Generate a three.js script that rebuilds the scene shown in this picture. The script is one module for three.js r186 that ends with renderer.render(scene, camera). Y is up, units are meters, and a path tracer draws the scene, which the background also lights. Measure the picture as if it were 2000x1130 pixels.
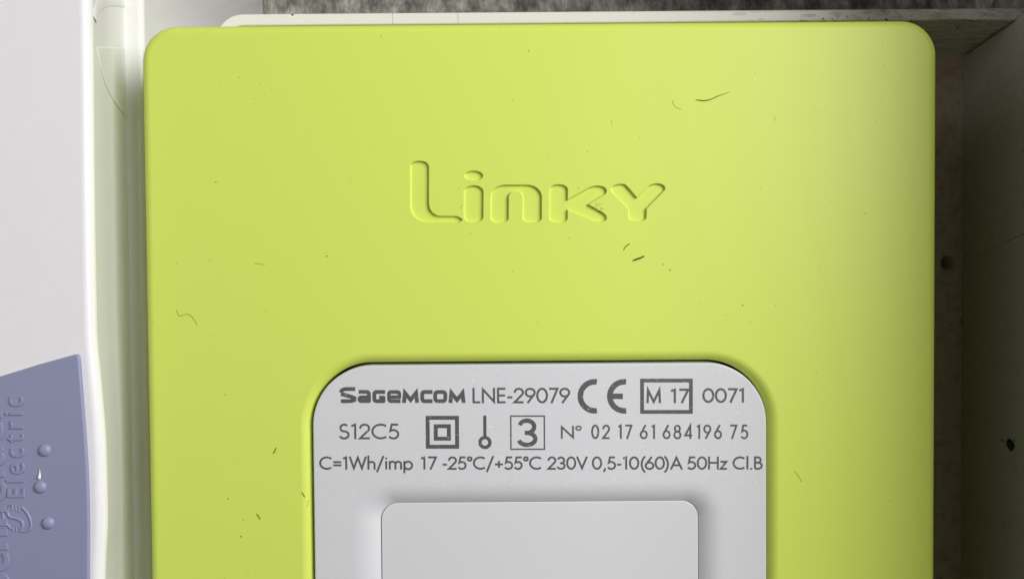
import * as THREE from 'three';
import { mergeGeometries } from 'three/addons/utils/BufferGeometryUtils.js';
import { FontLoader } from 'three/addons/loaders/FontLoader.js';
import { TextGeometry } from 'three/addons/geometries/TextGeometry.js';
import { RectAreaLightUniformsLib } from 'three/addons/lights/RectAreaLightUniformsLib.js';
import { createNoise2D, createNoise3D } from 'simplex-noise';

// ---------------------------------------------------------------- camera, light, exposure
RectAreaLightUniformsLib.init();
const scene = new THREE.Scene();
const camera = new THREE.PerspectiveCamera(39.59, 1024 / 578, 0.005, 10);
{
  const tilt = THREE.MathUtils.degToRad(1.3), roll = THREE.MathUtils.degToRad(0.45), D = 0.132;
  camera.position.set(0, D * Math.sin(tilt), D * Math.cos(tilt));
  camera.lookAt(0, 0, 0);
  camera.rotateZ(-roll);
}
const renderer = new THREE.WebGLRenderer({ antialias: true });
renderer.toneMapping = THREE.LinearToneMapping;
renderer.toneMappingExposure = 1;
renderer.shadowMap.enabled = true;
scene.background = new THREE.Color().setRGB(0.05, 0.05, 0.05);   // the dim room all round

// the lit opening of the cupboard: a broad soft light, high on the right
const light = new THREE.RectAreaLight(new THREE.Color().setRGB(1, 0.99, 0.985), 10.9, 0.32, 0.32);
light.position.set(0.325, 0.17, 0.34);
light.lookAt(0, 0, 0);
scene.add(light);
// unseen fill light added at the left to lift the dark side panel
const leftFill = new THREE.RectAreaLight(new THREE.Color().setRGB(1, 0.97, 0.93), 0.95, 0.4, 0.4);
leftFill.position.set(-0.42, 0.06, 0.36);
leftFill.lookAt(0.05, 0, -0.02);
scene.add(leftFill);

// ---------------------------------------------------------------- helpers (geometry is drawn in millimetres)
let seed = 7;
const rnd = () => { seed = (seed * 1664525 + 1013904223) >>> 0; return seed / 4294967296; };
const n2 = createNoise2D(rnd), n3 = createNoise3D(rnd);
const MM = 0.001;
function mesh(name, geo, mat, parent) {
  geo.scale(MM, MM, MM);
  const m = new THREE.Mesh(geo, mat); m.name = name; m.castShadow = m.receiveShadow = true; parent.add(m); return m;
}
function thing(name, label, category, group) {
  const g = new THREE.Group(); g.name = name; g.userData = { label, category }; if (group) g.userData.group = group; scene.add(g); return g;
}
function geo(pos, nor, idx) {
  const g = new THREE.BufferGeometry(), uv = new Float32Array(pos.length / 3 * 2);
  for (let i = 0; i < pos.length / 3; i++) { uv[2 * i] = pos[3 * i]; uv[2 * i + 1] = pos[3 * i + 1]; }
  g.setAttribute('position', new THREE.Float32BufferAttribute(pos, 3));
  g.setAttribute('uv', new THREE.BufferAttribute(uv, 2));
  g.setIndex(idx);
  if (nor) g.setAttribute('normal', new THREE.Float32BufferAttribute(nor, 3)); else g.computeVertexNormals();
  return g;
}
const planUV = (g) => { const p = g.attributes.position, u = g.attributes.uv; for (let i = 0; i < p.count; i++) u.setXY(i, p.getX(i), p.getY(i)); return g; };
// closed outline, counter-clockwise, of a rectangle with its own radius at every corner
function roundRect(x0, y0, x1, y1, r, n = 14) {
  const o = [], R = Array.isArray(r) ? r : [r, r, r, r];
  const c = [[x1, y0, -90, R[0], -1, 1], [x1, y1, 0, R[1], -1, -1], [x0, y1, 90, R[2], 1, -1], [x0, y0, 180, R[3], 1, 1]];
  for (const [cx, cy, a0, rr, sx, sy] of c) for (let k = 0; k <= n; k++) {
    const a = (a0 + 90 * k / n) * Math.PI / 180;
    o.push([cx + sx * rr + rr * Math.cos(a), cy + sy * rr + rr * Math.sin(a)]);
  }
  return o;
}
function normals(o) {
  const n = o.length, e = o.map((p, i) => { const q = o[(i + 1) % n], dx = q[0] - p[0], dy = q[1] - p[1], l = Math.hypot(dx, dy) || 1; return [dy / l, -dx / l]; });
  return o.map((p, i) => { const a = e[(i + n - 1) % n], b = e[i], x = a[0] + b[0], y = a[1] + b[1], l = Math.hypot(x, y) || 1, k = 1 / Math.max(0.5, (l * l) / 4) * 0.5 * l; return [x / l, y / l, k]; });
}
const ring = (o, off, nn = normals(o)) => o.map((p, i) => [p[0] + nn[i][0] * off, p[1] + nn[i][1] * off]);
// profile: rows [offset from the outline, height, normal outwards, normal up]; sweeps it round the outline
function sweep(o, prof, down) {
  const nn = normals(o), n = o.length, pos = [], nor = [], idx = [];
  prof.forEach(([off, z, a, b]) => { for (let i = 0; i <= n; i++) { const k = i % n; pos.push(o[k][0] + nn[k][0] * off, o[k][1] + nn[k][1] * off, z); const l = Math.hypot(a, b); nor.push(nn[k][0] * a / l, nn[k][1] * a / l, b / l); } });
  for (let r = 0; r + 1 < prof.length; r++) for (let i = 0; i < n; i++) { const a = r * (n + 1) + i, b = a + n + 1; idx.push(a, a + 1, b, a + 1, b + 1, b); }
  const g = geo(pos, nor, idx);
  if (down !== undefined) { const u = g.attributes.uv; for (let i = 0; i < u.count; i++) u.setXY(i, pos[3 * i], pos[3 * i + 1] + pos[3 * i + 2] - down); }
  return g;
}
const V2 = (o) => o.map(([x, y]) => new THREE.Vector2(x, y));
function face(o, z, holes = []) {
  const s = new THREE.Shape(V2(o)); for (const h of holes) s.holes.push(new THREE.Path(V2([...h].reverse())));
  const g = new THREE.ShapeGeometry(s); g.translate(0, 0, z); return planUV(g);
}
// a fillet of radius r from a wall (offset 0) over to a top face (offset -r)
const fillet = (r, z, n = 8, dir = 1) => Array.from({ length: n + 1 }, (_, k) => { const a = k / n * Math.PI / 2; return [dir * r * (Math.cos(a) - 1), z + r * (Math.sin(a) - 1), dir * Math.cos(a), Math.sin(a)]; });
const box = (x0, y0, z0, x1, y1, z1) => { const g = new THREE.BoxGeometry(x1 - x0, y1 - y0, z1 - z0); g.translate((x0 + x1) / 2, (y0 + y1) / 2, (z0 + z1) / 2); return planUV(g); };
const merge = (list) => mergeGeometries(list.map((g) => { const h = g.index ? g.toNonIndexed() : g; for (const k of Object.keys(h.attributes)) if (!['position', 'normal', 'uv'].includes(k)) h.deleteAttribute(k); return h; }));
function slab(o, z0, z1, r) { return merge([sweep(o, [[0, z0, 1, 0], ...fillet(r, z1)]), face(ring(o, -r), z1)]); }
function tube(pts, r, n = 40, rs = 6) { return new THREE.TubeGeometry(new THREE.CatmullRomCurve3(pts.map((p) => new THREE.Vector3(...p))), n, r, rs); }

// ---------------------------------------------------------------- textures
function data(w, h, f, srgb) {
  const a = new Uint8Array(w * h * 4);
  for (let y = 0; y < h; y++) for (let x = 0; x < w; x++) { const c = f(x, y), i = 4 * (y * w + x); for (let k = 0; k < 3; k++) a[i + k] = Math.max(0, Math.min(255, c[k] ?? c)); a[i + 3] = 255; }
  const t = new THREE.DataTexture(a, w, h); t.wrapS = t.wrapT = THREE.RepeatWrapping; t.magFilter = THREE.LinearFilter; t.minFilter = THREE.LinearMipmapLinearFilter; t.generateMipmaps = true;
  if (srgb) t.colorSpace = THREE.SRGBColorSpace; t.needsUpdate = true; return t;
}
const every = (t, mm) => { const c = t.clone(); c.repeat.set(1 / mm, 1 / mm); c.needsUpdate = true; return c; };
// tiling noise, by walking a torus
function tileNoise(w, oct) {
  const out = new Float32Array(w * w);
  for (let y = 0; y < w; y++) for (let x = 0; x < w; x++) {
    let s = 0;
    for (const [f, a] of oct) {
      const u = x / w, v = y / w, bl = (p, q) => n2(p * f, q * f);
      const wx = u, wy = v;
      s += a * ((bl(u, v) * (1 - wx) + bl(u - 1, v) * wx) * (1 - wy) + (bl(u, v - 1) * (1 - wx) + bl(u - 1, v - 1) * wx) * wy);
    }
    out[y * w + x] = s;
  }
  return out;
}
const W = 512;
const fineN = tileNoise(W, [[60, 0.5], [130, 0.5]]), midN = tileNoise(W, [[8, 0.5], [20, 0.3], [50, 0.2]]);
const fine = data(W, W, (x, y) => 128 + 100 * fineN[y * W + x] + 40 * (rnd() - 0.5));
const grain = data(W, W, (x, y) => 240 + 5 * midN[y * W + x] + 6 * (rnd() - 0.5));
function sheet(w, h, x0, y0, wmm, hmm, draw, base) {
  const c = document.createElement('canvas'); c.width = w; c.height = h; const g = c.getContext('2d');
  g.fillStyle = base; g.fillRect(0, 0, w, h);
  g.save(); draw(g, w / wmm); g.restore();
  const t = new THREE.CanvasTexture(c); t.colorSpace = THREE.SRGBColorSpace; t.wrapS = t.wrapT = THREE.ClampToEdgeWrapping;
  t.repeat.set(1 / wmm, 1 / hmm); t.offset.set(-x0 / wmm, -y0 / hmm); return t;
}

// ---------------------------------------------------------------- wall behind
{
  const nx = 300, ny = 90, x0 = -170, x1 = 190, y0 = -30, y1 = 130, pos = [], idx = [];
  for (let j = 0; j <= ny; j++) for (let i = 0; i <= nx; i++) {
    const x = x0 + (x1 - x0) * i / nx, y = y0 + (y1 - y0) * j / ny;
    pos.push(x, y, -82.5 + 1.1 * n2(x / 16, y / 12) + 0.8 * n2(x / 5 + 9, y / 5) + 0.4 * n2(x / 2, y / 2 + 5));
    if (i < nx && j < ny) { const a = j * (nx + 1) + i, b = a + nx + 1; idx.push(a, a + 1, b, a + 1, b + 1, b); }
  }
  const tex = data(1024, 512, (x, y) => {
    const v = 0.5 * n2(x / 90, y / 60) + 0.35 * n2(x / 34 + 7, y / 28) + 0.25 * n2(x / 12, y / 12 + 3) + 0.12 * (rnd() - 0.5), b = 142 + 66 * v;
    return [b * 1.0, b * 0.985, b * 0.93];
  }, true);
  const m = mesh('wall', geo(pos, null, idx), new THREE.MeshStandardMaterial({ map: every(tex, 90), roughness: 0.95 }), scene);
  const rp = [], ri = [];
  for (let j = 0; j <= 60; j++) for (let i = 0; i <= 24; i++) { const z = -84 + 150 * i / 24, y = 55 + 245 * j / 60; rp.push(116 + 1.2 * n2(z / 14, y / 14) + 0.6 * n2(z / 5, y / 5), y, z); if (i < 24 && j < 60) { const a = j * 25 + i, b = a + 25; ri.push(a, b, a + 1, a + 1, b, b + 1); } }
  const rg = geo(rp, null, ri); for (let i = 0; i < rg.attributes.uv.count; i++) rg.attributes.uv.setXY(i, rp[3 * i + 2], rp[3 * i + 1]);
  mesh('added_return', rg, m.material, m);  // return added to keep the lamp off the masonry at the right
  m.userData = { kind: 'structure', label: 'rough mottled grey masonry behind the white tray', category: 'wall' };
}

// ---------------------------------------------------------------- mounting tray
const whitePl = (r, c = [0.78, 0.77, 0.73]) => new THREE.MeshPhysicalMaterial({ color: new THREE.Color().setRGB(...c), roughness: r });
{
  const t = thing('mounting_tray', 'off-white plastic mounting tray with raised rim behind the green meter', 'tray');
  const rimTex = sheet(2048, 512, -58, 20, 160, 40, (g, s) => {
    g.scale(s, s);
    const rng = (a, b) => a + (b - a) * rnd();
    // grime where the rim runs into the dusty corner
    for (let k = 0; k < 700; k++) { const q = Math.pow(rnd(), 0.6), x = 100 + 60 * q, y = rng(6, 30); g.fillStyle = `rgba(${95 + 40 * rnd() | 0},${80 + 35 * rnd() | 0},${62 + 30 * rnd() | 0},${0.06 + 0.16 * rnd()})`; g.beginPath(); g.ellipse(x, y, rng(0.1, 1.6), rng(0.06, 0.5), 0, 0, 7); g.fill(); }
    for (let k = 0; k < 70; k++) { g.fillStyle = `rgba(40,32,22,${0.35 + 0.4 * rnd()})`; g.beginPath(); g.ellipse(rng(118, 158), rng(7, 16), rng(0.05, 0.35), rng(0.05, 0.22), rnd() * 3, 0, 7); g.fill(); }
    g.fillStyle = 'rgba(40,35,30,0.9)'; g.beginPath(); g.arc(15.8, 6.95, 0.22, 0, 7); g.fill();
    g.strokeStyle = 'rgba(120,112,100,0.28)'; g.lineWidth = 0.18; g.beginPath(); g.moveTo(35.2, 6.6); g.lineTo(35.3, 9); g.moveTo(47.8, 6.6); g.lineTo(48, 9); g.moveTo(132, 6.5); g.lineTo(134, 8.2); g.lineTo(133.4, 9.4); g.stroke(); g.strokeStyle = 'rgba(30,25,18,0.7)'; g.beginPath(); g.moveTo(141, 9.1); g.lineTo(146, 9.0); g.lineTo(148, 9.3); g.moveTo(147, 13); g.lineTo(149, 14); g.lineTo(150.4, 12.6); g.stroke();
  }, '#f2f0ea');
  const mRim = new THREE.MeshPhysicalMaterial({ map: rimTex, color: new THREE.Color().setRGB(0.9, 0.9, 0.9), roughness: 0.42, bumpMap: every(fine, 9), bumpScale: 0.00002 });
  const out = roundRect(-57.4, -170, 112, 53.3, [1, 1, 5.5, 1]), inn = roundRect(-55.2, -167.8, 109.8, 50.95, [1, 0.6, 3.4, 1]);
  const rim = merge([
    sweep(out, [[0, -81, 1, 0], ...fillet(0.5, -25, 5)]),
    face(ring(out, -0.5), -25, [ring(inn, 0.4)]),
    sweep(inn, [[0.4, -25, 0, 1], [0.28, -25.03, -0.4, 1], [0.1, -25.12, -1, 0.8], [0, -25.4, -1, 0], [-0.15, -49.5, -1, 0], [-0.3, -49.9, -1, 1]], -25),
  ]);
  mesh('rim', rim, mRim, t);
  const hole = roundRect(97.0, 2.4, 100.4, 5.8, 1.69, 8).map(([x, y]) => [x + 0.05, y]);
  const fl = merge([face(ring(inn, 0.2), -50, [hole]), sweep(hole, [[0.25, -50, 0, 1], [0, -50.3, -1, 0.5], [0, -56, -1, 0]])]);
  const floorTex = sheet(512, 1024, 60, -75, 45, 130, (g, s) => {
    g.scale(s, 1024 / 130);
    for (let k = 0; k < 2500; k++) { g.fillStyle = `rgba(${120 + 50 * rnd() | 0},${90 + 40 * rnd() | 0},${72 + 40 * rnd() | 0},${0.04 + 0.1 * rnd()})`; g.beginPath(); g.ellipse(45 * rnd(), 130 * rnd(), 0.1 + 0.9 * rnd(), 0.1 + 1.2 * rnd(), 0, 0, 7); g.fill(); }
  }, '#dcc8b8');
  mesh('floor_plate', fl, new THREE.MeshStandardMaterial({ map: floorTex, roughness: 0.7 }), t);
}

// ---------------------------------------------------------------- side panel of the cupboard, with a slanting cut
{
  const t = thing('side_panel', 'dark grey board with slanting top edge to the right of the green meter', 'panel');
  const tex = sheet(512, 1024, -100, -60, 100, 130, (g) => {
    g.scale(512 / 100, 1024 / 130);
    for (let k = 0; k < 2600; k++) { const v = 140 + 80 * rnd(); g.fillStyle = `rgba(${v},${v},${v * 0.93},${0.05 + 0.14 * rnd()})`; g.beginPath(); g.ellipse(100 * rnd(), 130 * rnd(), 0.1 + 1.2 * rnd(), 0.1 + 0.9 * rnd(), rnd() * 3, 0, 7); g.fill(); }
    for (let k = 0; k < 160; k++) { g.fillStyle = `rgba(95,92,82,${0.2 + 0.3 * rnd()})`; g.beginPath(); g.arc(100 * rnd(), 130 * rnd(), 0.05 + 0.15 * rnd(), 0, 7); g.fill(); }
  }, '#c4c3c0');
  // outline in (depth, height); the crack is a real slot between two boards' worth of sheet
  const cut = [[-49.8, -165], [40, -165], [40, 300], [-19, 300], [-19, 51.6], [-25, 50.6], [-49.8, 50.3]];
  const crackY = (z) => 5.05 + (z + 44) * 0.186;
  const slot = [[-45, crackY(-45)], [-10, crackY(-10) - 0.11], [-10, crackY(-10) + 0.11]];
  const hole = Array.from({ length: 22 }, (_, k) => { const a = k / 22 * Math.PI * 2, r = 1.25 * (1 + 0.13 * Math.sin(3 * a + 1) + 0.07 * Math.sin(7 * a)); return [-25.8 + 1.35 * r * Math.cos(a), -32 + r * Math.sin(a)]; });
  const s = new THREE.Shape(V2(cut)); s.holes.push(new THREE.Path(V2([...slot].reverse())), new THREE.Path(V2([...hole].reverse())));
  const g = new THREE.ExtrudeGeometry(s, { depth: 10, bevelEnabled: false }); planUV(g);
  const p = g.attributes.position, q = g.attributes.normal;
  for (let i = 0; i < p.count; i++) { const [z, y, x] = [p.getX(i), p.getY(i), p.getZ(i)]; p.setXYZ(i, 112 - x - 0.16 * (z + 49.8), y, z); const [a, b, c] = [q.getX(i), q.getY(i), q.getZ(i)]; q.setXYZ(i, -c, b, a); }
  g.computeVertexNormals();
  const boardM = new THREE.MeshStandardMaterial({ map: tex, roughness: 0.75, bumpMap: every(fine, 16), bumpScale: 0.00008 });
  mesh('board', g, boardM, t);
  const bk = new THREE.Shape(V2(cut)); const bg = new THREE.ExtrudeGeometry(bk, { depth: 1.2, bevelEnabled: false }); planUV(bg);
  { const p = bg.attributes.position; for (let i = 0; i < p.count; i++) { const [z, y, x] = [p.getX(i), p.getY(i), p.getZ(i)]; p.setXYZ(i, 113.4 - x - 0.16 * (z + 49.8), y, z); } bg.computeVertexNormals(); }
  mesh('light_stop_sheet', bg, boardM, t);  // unseen sheet added to stop light coming through hole and slot
  // black plug added to paint the shade inside the hole
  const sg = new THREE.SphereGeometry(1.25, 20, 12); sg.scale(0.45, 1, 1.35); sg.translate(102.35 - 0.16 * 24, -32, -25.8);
  mesh('hole_shade', sg, new THREE.MeshStandardMaterial({ color: new THREE.Color().setRGB(0.02, 0.02, 0.018), roughness: 0.6 }), t);
  // torn wood round the hole
  const chips = [];
  for (const [z, y, l, a] of [[-28.6, -31.9, 1.5, 0.2], [-24.2, -30.7, 0.8, -2.3]]) {
    const c = new THREE.ConeGeometry(0.16, l, 5); c.rotateZ(Math.PI / 2 + a); c.rotateY(Math.PI / 2); c.translate(101.85 - 0.16 * (z + 49.8), y, z); chips.push(c);
  }
  mesh('splinters', merge(chips), new THREE.MeshStandardMaterial({ color: 0x5f5b52, roughness: 0.9 }), t);
}

// ---------------------------------------------------------------- the electricity meter
const meter = thing('electricity_meter', 'lime green electricity meter with engraved name and grey printed label panel', 'electricity meter');
const X0 = -60.55, X1 = 70.1, YT = 43.65, YB = -150;
const marks = sheet(2048, 1520, X0 - 0.2, -53.2, 131, 97.23, (g, s) => {
  g.scale(s, s); g.translate(60.75, 44.03); g.scale(1, -1);
  g.lineCap = 'round';
  const line = (pts, w, c) => { g.strokeStyle = c; g.lineWidth = w; g.beginPath(); g.moveTo(pts[0][0], pts[0][1]); for (let k = 1; k + 1 < pts.length; k += 1) { const [a, b] = [pts[k], pts[k + 1]]; g.quadraticCurveTo(a[0], a[1], (k + 2 === pts.length) ? b[0] : (a[0] + b[0]) / 2, (k + 2 === pts.length) ? b[1] : (a[1] + b[1]) / 2); } if (pts.length === 2) g.lineTo(pts[1][0], pts[1][1]); g.stroke(); };
  const D = (a) => `rgba(96,100,10,${a})`;
  // faint scuffs
  line([[26.5, 30.6], [26.55, 29.55], [27.8, 29.25]], 0.16, D(0.45));
  line([[-55.2, -3.0], [-54.9, -4.1], [-54.2, -3.8], [-53.2, -3.55], [-52.2, -4.7], [-51.9, -5.4]], 0.14, D(0.5));
  line([[-42.2, 4.6], [-40.6, 4.4]], 0.12, D(0.45));
  line([[46.5, -30.4], [47.2, -31.2], [47.6, -32.1]], 0.14, D(0.5));
  line([[-35.0, -33.3], [-34.6, -34.0]], 0.2, D(0.8)); line([[-34.0, -34.7], [-34.3, -35.7]], 0.12, D(0.35));
  line([[-39.6, -26.7], [-39.2, -25.9]], 0.2, D(0.85)); line([[-42.5, -36.8], [-42.0, -37.6]], 0.2, D(0.85));
  line([[19.3, 7.3], [18.6, 6.9], [18.4, 6.4]], 0.2, D(0.75));
  line([[43.1, 28.0], [43.4, 27.2]], 0.12, D(0.3)); line([[16.4, 27.6], [16.6, 26.8]], 0.12, D(0.35)); line([[-8.5, 13.4], [-8.0, 13.9]], 0.1, D(0.35));
  for (const [x, y, r, a] of [[-30.4, 5.7, 0.16, 0.6], [-30.6, 6.2, 0.1, 0.5], [-48.4, 18.0, 0.14, 0.6], [24.9, 3.9, 0.13, 0.6], [26.0, 3.0, 0.16, 0.7], [-47.3, -34.2, 0.14, 0.7], [-45.2, -40.5, 0.15, 0.8], [-44.8, -37.7, 0.09, 0.8], [37.9, -2.9, 0.16, 0.6], [-47.5, -17.0, 0.12, 0.5], [12.5, 22.5, 0.1, 0.6], [11.0, 16.5, 0.1, 0.7], [-6.8, 9.2, 0.1, 0.7], [3, 38.9, 0.13, 0.6], [40, 35, 0.1, 0.4], [58, 12, 0.12, 0.5], [61, 36, 0.1, 0.5], [-39, 33, 0.09, 0.5], [50, -14, 0.1, 0.5]]) { g.fillStyle = D(a); g.beginPath(); g.ellipse(x, y, r, r * 0.8, 0.6, 0, 7); g.fill(); }
  for (let k = 0; k < 260; k++) { g.fillStyle = rnd() < 0.6 ? D(0.12 + 0.25 * rnd()) : `rgba(245,250,180,${0.15 + 0.3 * rnd()})`; const r = 0.03 + 0.06 * rnd(); g.beginPath(); g.ellipse(X0 + 131 * rnd(), -53 + 97 * rnd(), r * (1 + rnd()), r, rnd() * 3, 0, 7); g.fill(); }
  // dirt caught in the K
  for (let k = 0; k < 26; k++) line([[13.3 + 1.7 * rnd(), 12.4 + 1.6 * rnd()], [13.3 + 1.7 * rnd(), 12.4 + 1.6 * rnd()]].map((p, i, q) => i ? [q[0][0] + 0.35 * (rnd() - 0.3), q[0][1] + 0.3 * (rnd() - 0.5)] : p), 0.07, `rgba(70,60,20,${0.4 + 0.4 * rnd()})`);
}, '#d2e363');
const green = new THREE.MeshPhysicalMaterial({ map: marks, roughness: 0.46, specularIntensity: 0.8, bumpMap: every(fine, 7), bumpScale: 0.000011 });

// outlines of the engraved letters, in 1/44.24 mm from the top left of the word field
const toMM = ([x, y]) => [-18.23 + x * 0.02262 - y * 0.00026, 24.01 - x * 0.000175 - y * 0.02258];
function outline(cmds) { const p = new THREE.Path(); for (const [c, ...a] of cmds) ({ M: () => p.moveTo(...a), L: () => p.lineTo(...a), Q: () => p.quadraticCurveTo(...a), C: () => p.bezierCurveTo(...a) })[c](); return p.getPoints(10).map((v) => toMM([v.x, v.y])); }
const ell = (cx, cy, rx, ry) => Array.from({ length: 40 }, (_, k) => toMM([cx + rx * Math.cos(k * Math.PI / 20), cy + ry * Math.sin(k * Math.PI / 20)]));
const pill = (x0, y0, x1, y1, r) => outline([['M', x0, y0 + r], ['C', x0, y0 + r * 0.3, x0 + 40, y0, (x0 + x1) / 2, y0], ['C', x1 - 40, y0, x1, y0 + r * 0.3, x1, y0 + r], ['L', x1, y1 - r], ['C', x1, y1 - r * 0.3, x1 - 40, y1, (x0 + x1) / 2, y1], ['C', x0 + 40, y1, x0, y1 - r * 0.3, x0, y1 - r]]);
const letters = [
  [outline([['M', 80, 168], ['C', 80, 140, 110, 127, 146, 127], ['C', 182, 127, 211, 140, 211, 172], ['L', 211, 430], ['C', 213, 490, 255, 526, 305, 526], ['L', 400, 526], ['C', 425, 527, 445, 538, 455, 550], ['C', 445, 566, 430, 570, 415, 571], ['L', 215, 572], ['C', 130, 568, 84, 515, 80, 450]])],
  [ell(537, 232, 66, 34), pill(470, 304, 606, 572, 44)],
  [outline([['M', 662, 385], ['C', 664, 340, 700, 301, 770, 300], ['L', 925, 300], ['C', 995, 302, 1028, 345, 1030, 385], ['L', 1030, 540], ['C', 1028, 560, 1000, 573, 962, 573], ['C', 925, 573, 897, 560, 895, 540], ['L', 895, 400], ['C', 895, 375, 888, 352, 865, 350], ['L', 815, 350], ['C', 797, 355, 790, 375, 790, 395], ['L', 790, 540], ['C', 788, 560, 762, 573, 726, 573], ['C', 690, 573, 664, 560, 662, 540]])],
  [outline([['M', 1088, 335], ['C', 1090, 308, 1118, 297, 1153, 297], ['C', 1190, 297, 1217, 308, 1218, 335], ['L', 1218, 408], ['L', 1360, 328], ['C', 1395, 306, 1440, 300, 1480, 315], ['C', 1503, 326, 1505, 348, 1490, 364], ['L', 1368, 440], ['L', 1478, 503], ['C', 1506, 520, 1508, 545, 1490, 558], ['C', 1465, 570, 1425, 568, 1400, 555], ['L', 1218, 478], ['L', 1218, 540], ['C', 1216, 560, 1190, 571, 1153, 571], ['C', 1118, 571, 1090, 560, 1088, 540]])],
  [outline([['M', 1532, 330], ['C', 1535, 305, 1580, 293, 1605, 293], ['C', 1630, 293, 1640, 298, 1652, 312], ['L', 1722, 392], ['L', 1800, 314], ['C', 1820, 295, 1850, 288, 1880, 291], ['C', 1915, 296, 1932, 315, 1922, 335], ['L', 1790, 470], ['L', 1790, 530], ['C', 1788, 553, 1760, 563, 1725, 563], ['C', 1690, 563, 1664, 553, 1662, 530], ['L', 1660, 470], ['L', 1540, 350]])],
];
{
  const polys = letters.flatMap((L, i) => L.map((o) => ({ i, o, bb: o.reduce((b, [x, y]) => [Math.min(b[0], x), Math.min(b[1], y), Math.max(b[2], x), Math.max(b[3], y)], [9e9, 9e9, -9e9, -9e9]) })));
  function sdf(x, y) {
    let best = 9, who = 0;
    for (const { i, o, bb } of polys) {
      if (x < bb[0] - 1 || x > bb[2] + 1 || y < bb[1] - 1 || y > bb[3] + 1) continue;
      let d = 9e9, inside = false;
      for (let k = 0, j = o.length - 1; k < o.length; j = k++) {
        const [ax, ay] = o[j], [bx, by] = o[k], ex = bx - ax, ey = by - ay, l = ex * ex + ey * ey || 1e-9, t = Math.max(0, Math.min(1, ((x - ax) * ex + (y - ay) * ey) / l));
        d = Math.min(d, (x - ax - t * ex) ** 2 + (y - ay - t * ey) ** 2);
        if ((ay > y) !== (by > y) && x < (bx - ax) * (y - ay) / (by - ay) + ax) inside = !inside;
      }
      d = Math.sqrt(d) * (inside ? -1 : 1);
      if (d < best) { best = d; who = i; }
    }
    return [best, who];
  }
  const DEP = 0.5, ss = (a, b, t) => { t = Math.max(0, Math.min(1, (t - a) / (b - a))); return t * t * (3 - 2 * t); };
  const depth = (d) => -DEP * (1 - ss(-0.09, 0.06, d));
  const lx0 = -17.2, lx1 = 26.2, ly0 = 10.2, ly1 = 21.9, nx = 868, ny = 234, pos = [], nor = [], D = [], H = [];
  for (let j = 0; j <= ny; j++) for (let i = 0; i <= nx; i++) { const x = lx0 + (lx1 - lx0) * i / nx, y = ly0 + (ly1 - ly0) * j / ny; const s = sdf(x, y); D.push(s); H.push(depth(s[0])); pos.push(x, y, H[H.length - 1]); }
  const hx = (lx1 - lx0) / nx, hy = (ly1 - ly0) / ny, at = (i, j) => H[Math.max(0, Math.min(ny, j)) * (nx + 1) + Math.max(0, Math.min(nx, i))];
  for (let j = 0; j <= ny; j++) for (let i = 0; i <= nx; i++) { const a = -(at(i + 1, j) - at(i - 1, j)) / (2 * hx), b = -(at(i, j + 1) - at(i, j - 1)) / (2 * hy), l = Math.hypot(a, b, 1); nor.push(a / l, b / l, 1 / l); }
  const plain = [], idxs = letters.map(() => []);
  for (let j = 0; j < ny; j++) for (let i = 0; i < nx; i++) {
    const a = j * (nx + 1) + i, b = a + nx + 1, q = [a, a + 1, b, a + 1, b + 1, b], m = [a, a + 1, b, b + 1];
    const inLetter = m.some((k) => D[k][0] < 0.09), flat = m.every((k) => D[k][0] > 0.5);
    (inLetter ? idxs[D[a][1]] : plain).push(...q);
  }
  const out = roundRect(X0, YB, X1, YT, 5.8, 20), opn = roundRect(-33.1, -140, 41.85, -12.35, 9.9, 24);
  const word = [[lx0, ly0], [lx1, ly0], [lx1, ly1], [lx0, ly1]];
  const rimIn = fillet(1.7, 0, 11).map(([o, z, a, b]) => [0.4 - o, z, -a, b]).reverse();
  const cover = merge([
    sweep(out, [[0.6, -49.9, 1, 0.02], [0, -1.8, 1, 0.05], ...fillet(1.7, 0, 12)]),
    face(ring(out, -1.7), 0, [ring(opn, 2.1), word]),
    sweep(opn, [...rimIn, [0.4, -5, -1, 0]]),
    geo(pos, nor, plain),
  ]);
  const cv = mesh('front_cover', cover, green, meter);
  idxs.forEach((ix) => {   // each letter keeps only its own vertices
    const map = new Map(), p = [], n = [], id = ix.map((k) => { if (!map.has(k)) { map.set(k, map.size); p.push(...pos.slice(3 * k, 3 * k + 3)); n.push(...nor.slice(3 * k, 3 * k + 3)); } return map.get(k); });
    mesh('engraved_letter', geo(p, n, id), green, cv);
  });
}

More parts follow.
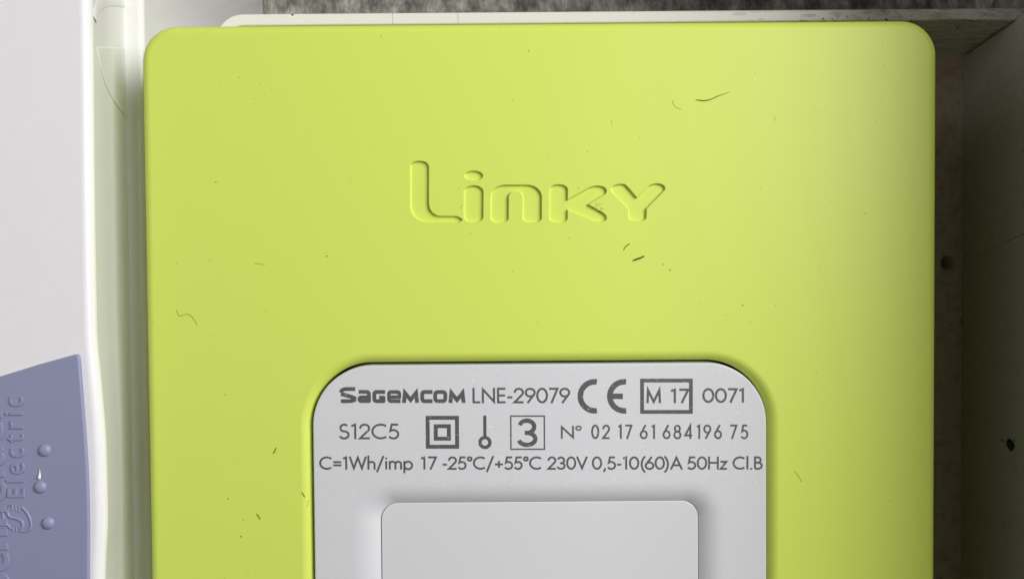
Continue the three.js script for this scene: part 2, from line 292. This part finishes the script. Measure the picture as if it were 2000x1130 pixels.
// ---- printed label panel
const INK = 'rgb(88,88,90)';
const G = {   // stroke letters of a geometric sans, cap height 1, y up: [advance, ...strokes]
  '0': [0.66, [['E', 0.33, 0.5, 0.26, 0.44]]],
  '1': [0.42, [['M', 0.06, 0.84], ['L', 0.25, 0.94], ['L', 0.25, 0]]],
  '2': [0.6, [['M', 0.07, 0.68], ['A', 0.3, 0.7, 0.22, 0.24, 175, -35], ['L', 0.07, 0.06], ['L', 0.55, 0.06]]],
  '3': [0.6, [['A', 0.28, 0.71, 0.2, 0.22, 165, -90, 'M'], ['M', 0.22, 0.49], ['L', 0.28, 0.49], ['A', 0.28, 0.275, 0.23, 0.215, 90, -165]]],
  '4': [0.64, [['M', 0.47, 0], ['L', 0.47, 0.92], ['L', 0.06, 0.25], ['L', 0.62, 0.25]]],
  '5': [0.6, [['M', 0.52, 0.94], ['L', 0.2, 0.94], ['L', 0.13, 0.53], ['A', 0.28, 0.32, 0.24, 0.27, 118, -150]]],
  '6': [0.62, [['E', 0.31, 0.3, 0.24, 0.25]], [['M', 0.45, 0.98], ['L', 0.12, 0.43]]],
  '7': [0.58, [['M', 0.05, 0.94], ['L', 0.5, 0.94], ['L', 0.17, 0]]],
  '8': [0.6, [['E', 0.3, 0.72, 0.19, 0.21]], [['E', 0.3, 0.28, 0.23, 0.24]]],
  '9': [0.62, [['E', 0.31, 0.69, 0.24, 0.25]], [['M', 0.17, 0.01], ['L', 0.51, 0.56]]],
  'L': [0.5, [['M', 0.1, 1], ['L', 0.1, 0.06], ['L', 0.46, 0.06]]],
  'N': [0.82, [['M', 0.1, 0], ['L', 0.1, 0.9], ['L', 0.7, 0.1], ['L', 0.7, 1]]],
  'E': [0.56, [['M', 0.5, 0.94], ['L', 0.1, 0.94], ['L', 0.1, 0.06], ['L', 0.5, 0.06]], [['M', 0.1, 0.5], ['L', 0.48, 0.5]]],
  'S': [0.58, [['A', 0.29, 0.72, 0.19, 0.22, 40, 255, 'M'], ['A', 0.28, 0.28, 0.22, 0.23, 75, -160]]],
  'C': [0.84, [['A', 0.5, 0.5, 0.42, 0.44, 50, 310, 'M']]],
  'W': [1.1, [['M', 0.05, 1], ['L', 0.3, 0.1], ['L', 0.55, 0.92], ['L', 0.8, 0.1], ['L', 1.05, 1]]],
  'V': [0.72, [['M', 0.04, 1], ['L', 0.36, 0.1], ['L', 0.68, 1]]],
  'A': [0.78, [['M', 0.04, 0], ['L', 0.39, 0.92], ['L', 0.74, 0]], [['M', 0.17, 0.33], ['L', 0.61, 0.33]]],
  'H': [0.74, [['M', 0.1, 0], ['L', 0.1, 1]], [['M', 0.64, 0], ['L', 0.64, 1]], [['M', 0.1, 0.52], ['L', 0.64, 0.52]]],
  'B': [0.6, [['M', 0.1, 0.06], ['L', 0.1, 0.94], ['L', 0.26, 0.94], ['A', 0.27, 0.735, 0.19, 0.205, 90, -90], ['L', 0.1, 0.53]], [['M', 0.2, 0.53], ['L', 0.28, 0.53], ['A', 0.29, 0.295, 0.24, 0.235, 90, -90], ['L', 0.1, 0.06]]],
  'M': [0.9, [['M', 0.12, 0], ['L', 0.15, 0.9], ['L', 0.45, 0.1], ['L', 0.75, 0.9], ['L', 0.78, 0]]],
  'h': [0.58, [['M', 0.1, 0], ['L', 0.1, 1.08]], [['M', 0.1, 0.3], ['A', 0.29, 0.4, 0.19, 0.2, 180, 0], ['L', 0.48, 0]]],
  'i': [0.24, [['M', 0.12, 0], ['L', 0.12, 0.66]], [['M', 0.12, 0.8], ['L', 0.12, 0.93]]],
  'l': [0.24, [['M', 0.12, 0], ['L', 0.12, 1.06]]],
  'm': [0.9, [['M', 0.1, 0], ['L', 0.1, 0.66]], [['M', 0.1, 0.36], ['A', 0.275, 0.42, 0.175, 0.19, 180, 0], ['L', 0.45, 0]], [['M', 0.45, 0.36], ['A', 0.625, 0.42, 0.175, 0.19, 180, 0], ['L', 0.8, 0]]],
  'p': [0.66, [['M', 0.1, -0.28], ['L', 0.1, 0.66]], [['E', 0.34, 0.32, 0.24, 0.29]]],
  'z': [0.5, [['M', 0.06, 0.6], ['L', 0.42, 0.6], ['L', 0.08, 0.06], ['L', 0.46, 0.06]]],
  '°': [0.36, [['E', 0.18, 0.82, 0.12, 0.13]]], '-': [0.36, [['M', 0.04, 0.38], ['L', 0.31, 0.38]]],
  '=': [0.6, [['M', 0.05, 0.33], ['L', 0.55, 0.33]], [['M', 0.05, 0.57], ['L', 0.55, 0.57]]], '+': [0.62, [['M', 0.06, 0.4], ['L', 0.56, 0.4]], [['M', 0.31, 0.14], ['L', 0.31, 0.66]]],
  '/': [0.5, [['M', 0.04, -0.2], ['L', 0.46, 1.05]]], ',': [0.28, [['M', 0.2, 0.12], ['L', 0.1, -0.18]]], '.': [0.26, [['M', 0.12, -0.01], ['L', 0.12, 0.13]]],
  '(': [0.32, [['A', 0.62, 0.4, 0.48, 0.72, 122, 238, 'M']]], ')': [0.32, [['A', -0.3, 0.4, 0.48, 0.72, 58, -58, 'M']]],
};
function write(g, text, x0, x1, base, cap, wt) {
  const adv = [...text].reduce((s, c) => s + G[c][0], 0), k = (x1 - x0) / adv;
  let x = x0; g.lineWidth = wt; g.lineJoin = 'miter'; g.lineCap = 'butt';
  for (const c of text) {
    for (const st of G[c].slice(1)) {
      g.beginPath();
      for (const [o, ...a] of st) {
        if (o === 'M') g.moveTo(x + a[0] * k, base - a[1] * cap);
        if (o === 'L') g.lineTo(x + a[0] * k, base - a[1] * cap);
        if (o === 'E') { for (let i = 0; i <= 40; i++) { const t = i * Math.PI / 20; g[i ? 'lineTo' : 'moveTo'](x + (a[0] + a[2] * Math.cos(t)) * k, base - (a[1] + a[3] * Math.sin(t)) * cap); } g.closePath(); }
        if (o === 'A') for (let i = 0; i <= 24; i++) { const t = (a[4] + (a[5] - a[4]) * i / 24) * Math.PI / 180; g[i === 0 && a[6] ? 'moveTo' : 'lineTo'](x + (a[0] + a[2] * Math.cos(t)) * k, base - (a[1] + a[3] * Math.sin(t)) * cap); }
      }
      g.stroke();
    }
    x += G[c][0] * k;
  }
}
const PX = -33.6, PY = -34.5, PW = 76, PH = 22.6;
const print = sheet(2048, 609, PX, PY, PW, PH, (g, s) => {
  const K = 2048 / PW, sh = (n) => { g.setTransform(K * 0.08451, K * 0.00066, -K * 0.00019, K * 0.08463, K * (-32.09 - PX), K * (PY + PH + 29.59)); g.translate(-623, -918); };   // drawn on a grid of 0.0845 mm, a touch askew on the panel
  sh(); g.strokeStyle = g.fillStyle = INK;
  for (const [t, a, b] of [['C=1Wh/imp', 622, 807], ['17', 820, 854], ['-25°C/+55°C', 863, 1059], ['230V', 1069, 1148], ['0,5-10(60)A', 1156, 1334], ['50Hz', 1342, 1422], ['Cl.B', 1431, 1491]]) write(g, t, a, b, 917, 25.5, 3.9);
  write(g, 'LNE-29079', 922, 1115, 787, 30, 4.2);
  write(g, 'S12C5', 661, 781, 857.5, 30.5, 4.0);
  write(g, '0071', 1372, 1458, 786, 28, 4.4);
  write(g, 'M', 1261, 1294, 787, 28, 4.6); write(g, '17', 1309, 1348, 787, 28, 4.4);
  write(g, 'N', 1094, 1124, 856.5, 25.5, 3.7); write(g, '°', 1123, 1138, 858, 27, 3.0);
  const dig = [['0', 458], ['2', 553], ['1', 676], ['7', 748], ['6', 880], ['1', 965], ['6', 1078], ['8', 1172], ['4', 1268], ['1', 1358], ['9', 1432], ['6', 1525], ['7', 1660], ['5', 1755]];
  for (const [c, zx] of dig) { const x = 1060 + zx / 4.444, w = c === '1' ? 10 : 15.5; write(g, c, x - w / 2, x + w / 2, 857, 28, 3.8); }
  // marks on their own grid
  const z2 = () => { sh(); g.translate(650, 720); g.scale(1 / 4.255, 1 / 4.255); }, z3 = () => { sh(); g.translate(1060, 720); g.scale(1 / 4.444, 1 / 4.444); };
  const path = (d, w) => { g.lineWidth = w; g.beginPath(); for (const [c, ...a] of d) ({ M: () => g.moveTo(...a), L: () => g.lineTo(...a), Q: () => g.quadraticCurveTo(...a), Z: () => g.closePath() })[c](); g.stroke(); };
  z2(); g.lineJoin = 'round';
  path([['M', 190, 167], ['L', 115, 167], ['Q', 80, 168, 68, 196]], 32); path([['M', 70, 208], ['Q', 95, 214, 130, 224], ['Q', 165, 233, 196, 250]], 33); path([['M', 70, 268], ['L', 145, 268], ['Q', 178, 266, 192, 252]], 32);
  path([['M', 218, 191], ['L', 282, 191], ['Q', 304, 191, 304, 214], ['L', 304, 268], ['L', 242, 268], ['Q', 224, 268, 224, 251], ['Q', 224, 236, 242, 236], ['L', 304, 236]], 31);
  path([['M', 438, 192], ['L', 368, 192], ['Q', 348, 192, 348, 212], ['L', 348, 248], ['Q', 348, 268, 368, 268], ['L', 424, 268], ['L', 424, 238], ['L', 388, 238]], 32);
  path([['M', 470, 234], ['L', 556, 234], ['L', 556, 212], ['Q', 556, 192, 536, 192], ['L', 490, 192], ['Q', 470, 192, 470, 212], ['L', 470, 248], ['Q', 470, 268, 490, 268], ['L', 566, 268]], 31);
  g.lineJoin = 'miter';
  for (const x of [594, 980]) path([['M', x, 283], ['L', x + 9, 200], ['L', x + 55, 258], ['L', x + 101, 200], ['L', x + 110, 283]], 33);
  path([['M', 832, 192], ['L', 768, 192], ['Q', 746, 192, 746, 214], ['L', 746, 246], ['Q', 746, 268, 768, 268], ['L', 832, 268]], 33);
  path([['M', 878, 192], ['L', 914, 192], ['Q', 938, 192, 938, 216], ['L', 938, 244], ['Q', 938, 268, 914, 268], ['L', 878, 268], ['Q', 854, 268, 854, 244], ['L', 854, 216], ['Q', 854, 192, 878, 192], ['Z']], 32);
  const rect = (x0, y0, x1, y1, w) => { g.lineWidth = w; g.strokeRect(x0 + w / 2, y0 + w / 2, x1 - x0 - w, y1 - y0 - w); };
  rect(773, 390, 1050, 664, 33); rect(840, 460, 982, 597, 33); rect(1475, 386, 1766, 675, 12);
  path([['M', 1265, 398], ['L', 1265, 566]], 27); g.lineWidth = 29; g.beginPath(); g.arc(1265, 612, 41, 0, 7); g.stroke(); g.beginPath(); g.arc(1265, 399, 13, 0, 7); g.fill();
  write(g, '3', 1530, 1712, 646, 232, 36);
  z3();
  for (const [cx, a] of [[456, 8], [712, 7]]) { g.lineWidth = 49; g.beginPath(); g.arc(cx, 238, 126, -Math.PI / 2 + a * Math.PI / 180, Math.PI / 2 - a * Math.PI / 180, true); g.stroke(); }
  path([['M', 606, 238], ['L', 699, 238]], 48); rect(849, 85, 1306, 390, 33);
  // white flecks painted for the pearly glints, then pinholes in the worn ink
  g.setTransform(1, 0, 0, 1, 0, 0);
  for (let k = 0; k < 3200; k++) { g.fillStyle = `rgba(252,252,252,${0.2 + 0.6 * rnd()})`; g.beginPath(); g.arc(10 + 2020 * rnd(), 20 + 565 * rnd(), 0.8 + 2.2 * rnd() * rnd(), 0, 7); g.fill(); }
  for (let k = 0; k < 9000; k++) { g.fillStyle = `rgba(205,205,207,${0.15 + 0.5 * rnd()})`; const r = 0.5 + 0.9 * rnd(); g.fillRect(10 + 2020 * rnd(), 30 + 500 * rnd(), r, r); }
}, '#d7d8db');
{
  const o = roundRect(-33.1, -140, 41.85, -12.35, 9.9, 24), dishO = roundRect(-27.4, -107.5, 35.0, -31.6, 6.2, 24), padO = roundRect(-22.25, -102.6, 30.9, -35.45, 2.9, 24);
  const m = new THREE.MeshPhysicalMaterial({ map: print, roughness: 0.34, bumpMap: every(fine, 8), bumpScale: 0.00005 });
  const Z = -0.15, n = o.length;
  // dish: from the flat down to the pad, point by point between the two outlines
  const pos = [], idx = [], R = 14;
  for (let r = 0; r <= R; r++) { const s = r / R, z = Z - 1.35 * Math.pow(s, 2.5); for (let i = 0; i <= n; i++) { const k = i % n; pos.push(dishO[k][0] + (padO[k][0] - dishO[k][0]) * s, dishO[k][1] + (padO[k][1] - dishO[k][1]) * s, z); } }
  for (let r = 0; r < R; r++) for (let i = 0; i < n; i++) { const a = r * (n + 1) + i, b = a + n + 1; idx.push(a, a + 1, b, a + 1, b + 1, b); }
  const dish = geo(pos, null, idx); { const q = dish.attributes.normal; for (let i = 0; i <= n; i++) q.setXYZ(i, 0, 0, 1); }
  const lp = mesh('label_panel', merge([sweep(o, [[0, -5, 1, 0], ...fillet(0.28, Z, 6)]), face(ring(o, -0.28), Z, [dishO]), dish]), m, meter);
  lp.userData.label = 'pale grey label panel with dark grey printing';
  const pm = new THREE.MeshPhysicalMaterial({ color: new THREE.Color().setRGB(0.68, 0.68, 0.69), roughness: 0.4, bumpMap: every(fine, 8), bumpScale: 0.000008 });
  mesh('pad', merge([sweep(ring(padO, -0.06), [[0, -3, 1, 0], ...fillet(0.18, -1.46, 5)]), face(ring(padO, -0.24), -1.46)]), pm, lp);
}

// ---------------------------------------------------------------- circuit breaker beside the meter
const breaker = thing('circuit_breaker', 'white circuit breaker with violet name plate at the left of the green meter', 'circuit breaker');
{
  const XL = -150, right = [[-63.6, -110], [-63.95, -60], [-63.75, -44], [-63.25, -36], [-63.2, -30], [-63.3, -22], [-63.8, -14], [-64.3, -7], [-64.35, 0], [-64.3, 14], [-64.0, 45], [-63.9, 100]];
  const curve = new THREE.CatmullRomCurve3(right.map(([x, y]) => new THREE.Vector3(x, y, 0))).getPoints(80).map((v) => [v.x, v.y]);
  const o = [[XL, -110], ...curve.map(([x, y]) => [x - 0.65, y]), [XL, 100]];
  const wm = new THREE.MeshPhysicalMaterial({ color: new THREE.Color().setRGB(0.90, 0.885, 0.91), roughness: 0.3, map: every(grain, 60), bumpMap: every(fine, 10), bumpScale: 0.000004 });
  mesh('casing', merge([sweep(o, [[0, 6.4, 1, 0], ...fillet(1.35, 8, 12)]), face(ring(o, -1.35), 8)]), wm, breaker);
  const sk = curve.map(([x, y]) => [x - 0.75, y]), sp = [], si = [];
  for (let r = 0; r <= 8; r++) sk.forEach(([x, y]) => { const q = r / 8; sp.push(x + (-68.6 - x) * q, y, 6.6 - 18.7 * q); });
  for (let r = 0; r < 8; r++) for (let i = 0; i + 1 < sk.length; i++) { const a = r * sk.length + i, b = a + sk.length; si.push(a, b, a + 1, a + 1, b, b + 1); }
  mesh('side_skirt', geo(sp, null, si), new THREE.MeshPhysicalMaterial({ color: new THREE.Color().setRGB(0.80, 0.80, 0.78), roughness: 0.25 }), breaker);
  // raised shapes added to suggest ghost reflections in the skirt
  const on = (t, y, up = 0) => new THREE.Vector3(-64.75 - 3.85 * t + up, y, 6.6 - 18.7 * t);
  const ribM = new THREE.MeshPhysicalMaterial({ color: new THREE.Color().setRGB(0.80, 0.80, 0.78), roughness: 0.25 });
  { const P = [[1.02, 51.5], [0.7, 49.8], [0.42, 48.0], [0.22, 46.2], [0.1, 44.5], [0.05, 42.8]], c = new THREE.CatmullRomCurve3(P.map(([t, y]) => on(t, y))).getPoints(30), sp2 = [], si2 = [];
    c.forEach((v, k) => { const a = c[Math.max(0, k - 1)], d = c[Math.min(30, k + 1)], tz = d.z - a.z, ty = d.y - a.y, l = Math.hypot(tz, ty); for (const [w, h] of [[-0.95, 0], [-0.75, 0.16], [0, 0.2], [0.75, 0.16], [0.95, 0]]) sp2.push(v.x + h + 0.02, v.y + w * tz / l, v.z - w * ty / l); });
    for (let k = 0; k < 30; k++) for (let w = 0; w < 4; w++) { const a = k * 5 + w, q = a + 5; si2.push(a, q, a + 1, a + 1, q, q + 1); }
    mesh('reflection_rib', geo(sp2, null, si2), ribM, breaker); }
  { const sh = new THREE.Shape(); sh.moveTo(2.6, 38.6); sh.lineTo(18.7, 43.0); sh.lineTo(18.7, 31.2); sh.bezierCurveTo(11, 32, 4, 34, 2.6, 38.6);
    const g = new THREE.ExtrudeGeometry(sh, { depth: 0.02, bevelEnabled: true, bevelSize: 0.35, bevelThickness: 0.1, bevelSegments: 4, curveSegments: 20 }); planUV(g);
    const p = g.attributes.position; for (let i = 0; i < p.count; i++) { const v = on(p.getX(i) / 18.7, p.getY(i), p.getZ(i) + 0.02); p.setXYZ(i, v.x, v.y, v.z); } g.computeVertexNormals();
    mesh('reflection_wedge', g, ribM, breaker); }
  const b = [[XL, -120], [-65.5, -120], [-65.45, 0], [-65.35, 110], [XL, 110]];
  const ledge = whitePl(0.25, [0.80, 0.80, 0.78]);
  mesh('ledge', merge([sweep(b, [[0, -14.5, 1, 0], ...fillet(1.1, -12, 8)]), face(ring(b, -1.1), -12)]), ledge, breaker);
  mesh('base_box', sweep(ring(b, -0.1), [[0, -82.5, 1, 0], [0, -14.3, 1, 0]]), new THREE.MeshPhysicalMaterial({ color: new THREE.Color().setRGB(0.80, 0.80, 0.78), roughness: 0.1 }), breaker);
  // violet plate
  const edge = new THREE.CatmullRomCurve3([[-66.1, -75], [-66.0, -44.3], [-65.8, -33.9], [-65.9, -25.9], [-66.3, -17.9], [-66.75, -10.2]].map(([x, y]) => new THREE.Vector3(x, y, 0))).getPoints(50).map((v) => [v.x, v.y]);
  const po = [[-120, -75], ...edge, [-66.85, -9.5], [-67.1, -9.25], [-67.6, -9.3], [-73, -10.75], [-79.3, -12.65], [-100, -20], [-120, -30]];
  const vm = new THREE.MeshPhysicalMaterial({ color: new THREE.Color().setRGB(0.275, 0.29, 0.445), roughness: 0.42, bumpMap: every(fine, 8), bumpScale: 0.00001 });
  const plate = mesh('name_plate', slab(po, 7.5, 8.55, 0.35), vm, breaker);
  plate.userData.label = 'violet plastic name plate with raised lettering and three round studs';
  const font = await new FontLoader().loadAsync('fonts/droid/droid_sans_regular.typeface.json'), bold = await new FontLoader().loadAsync('fonts/droid/droid_sans_bold.typeface.json');
  const txt = (s, f, size, len, x, y, turn, gap, depth) => {   // raised letters reading upwards
    const list = []; let adv = 0;
    for (const c of s) { const g = new TextGeometry(c, { font: f, size, depth, curveSegments: 6, bevelEnabled: true, bevelThickness: 0.1, bevelSize: 0.07, bevelSegments: 3 }); g.computeBoundingBox(); g.translate(adv - g.boundingBox.min.x, 0, 0); adv += g.boundingBox.max.x - g.boundingBox.min.x + gap; list.push(g); }
    const k = len / (adv - gap);
    return list.map((g) => { g.scale(k, 1, 1); g.rotateZ(Math.PI / 2 + turn); g.translate(x, y, 8.5); return g; });
  };
  for (const g of txt('Electric', font, 2.6, 15.6, -75.55, -31.3, 0, 0.85, 0.2)) mesh('raised_letter', g, vm, plate);
  for (const g of txt('Schneider', bold, 4.0, 29.6, -78.15, -46.2, 0.022, 0.35, 0.22)) mesh('raised_letter', g, vm, plate);
  // emblem: leaning oval open at both ends with an S between
  const E = (x, y) => [-79.6 + (x / 3.055) / 12.66, -14.5 - (y / 3.055) / 12.66 - 0.1, 8.55];
  const fat = (pts, r) => { const g = tube(pts.map(([x, y]) => E(x, y)), r, 30, 8); g.translate(0, 0, -8.55); g.scale(1, 1, 0.9); g.translate(0, 0, 8.55); return g; };
  mesh('emblem', merge([
    fat([[70, 690], [40, 695], [22, 725], [28, 775], [62, 825], [80, 838]], 0.2), fat([[135, 705], [165, 735], [188, 790], [185, 830], [160, 850], [132, 850]], 0.2),
    fat([[62, 700], [50, 730], [62, 760], [110, 775], [138, 795], [140, 820], [128, 840]], 0.24),
    ...[[78, 688, 82, 722], [98, 690, 102, 728], [118, 698, 120, 732], [85, 815, 82, 846], [103, 820, 100, 852], [120, 822, 120, 855]].map(([a, c, d, e]) => fat([[a, c], [(a + d) / 2, (c + e) / 2], [d, e]], 0.13)),
  ]), vm, plate);
  for (const [x, y] of [[-72.4, -24.05], [-73.2, -29.75], [-72.1, -35.35]]) {
    const pts = Array.from({ length: 12 }, (_, k) => { const a = k / 11 * Math.PI / 2; return new THREE.Vector2(0.95 * Math.cos(a) + (k === 0 ? 0.08 : 0), 0.55 * Math.sin(a)); });
    const g = new THREE.LatheGeometry(pts, 28); g.rotateX(Math.PI / 2); g.translate(x, y, 8.53); mesh('stud', g, vm, plate);
  }
}

// ---------------------------------------------------------------- bits of dirt that lie on things
function bit(name, label, category, pts, r, color, n = 30, taper) {
  const g = tube(pts, r, n, 6);
  if (taper) { const p = g.attributes.position, c = new THREE.CatmullRomCurve3(pts.map((q) => new THREE.Vector3(...q))); for (let i = 0; i < p.count; i++) { const t = Math.floor(i / 7) / n, q = c.getPointAt(Math.min(1, t)), k = taper(t); p.setXYZ(i, q.x + (p.getX(i) - q.x) * k, q.y + (p.getY(i) - q.y) * k, q.z + (p.getZ(i) - q.z) * k); } g.computeVertexNormals(); }
  const m = mesh(name, g, new THREE.MeshStandardMaterial({ color: new THREE.Color().setRGB(...color), roughness: 0.8 }), scene); m.userData = { label, category }; return m;
}
bit('hair', 'thin curved dark hair on the green cover above the engraved name', 'hair', [[30.3, 30.75, 0.08], [31.6, 30.6, 0.08], [32.6, 30.75, 0.09], [34.0, 31.35, 0.1], [35.8, 31.95, 0.08]], 0.075, [0.2, 0.21, 0.03], 40, (t) => 0.35 + 0.75 * Math.sin(Math.PI * Math.pow(t, 0.6)));
bit('straw', 'short straight brown crumb on the green cover below the engraved name', 'crumb', [[19.95, 4.6, 0.12], [20.6, 4.85, 0.13], [21.1, 5.0, 0.14], [21.75, 5.3, 0.12]], 0.13, [0.07, 0.06, 0.015], 20, (t) => 0.75 + 0.35 * Math.sin(Math.PI * t));
bit('flake', 'tiny white plastic flake beside the middle stud of the violet plate', 'flake', [[-73.1, -28.45, 8.78], [-73.12, -28.2, 8.8], [-73.1, -27.6, 8.72], [-73.15, -26.9, 8.66]], 0.26, [0.85, 0.85, 0.83], 20, (t) => Math.max(0.12, (t < 0.15 ? 0.5 + 3.3 * t : 1 - 1.25 * (t - 0.15))));

renderer.render(scene, camera);
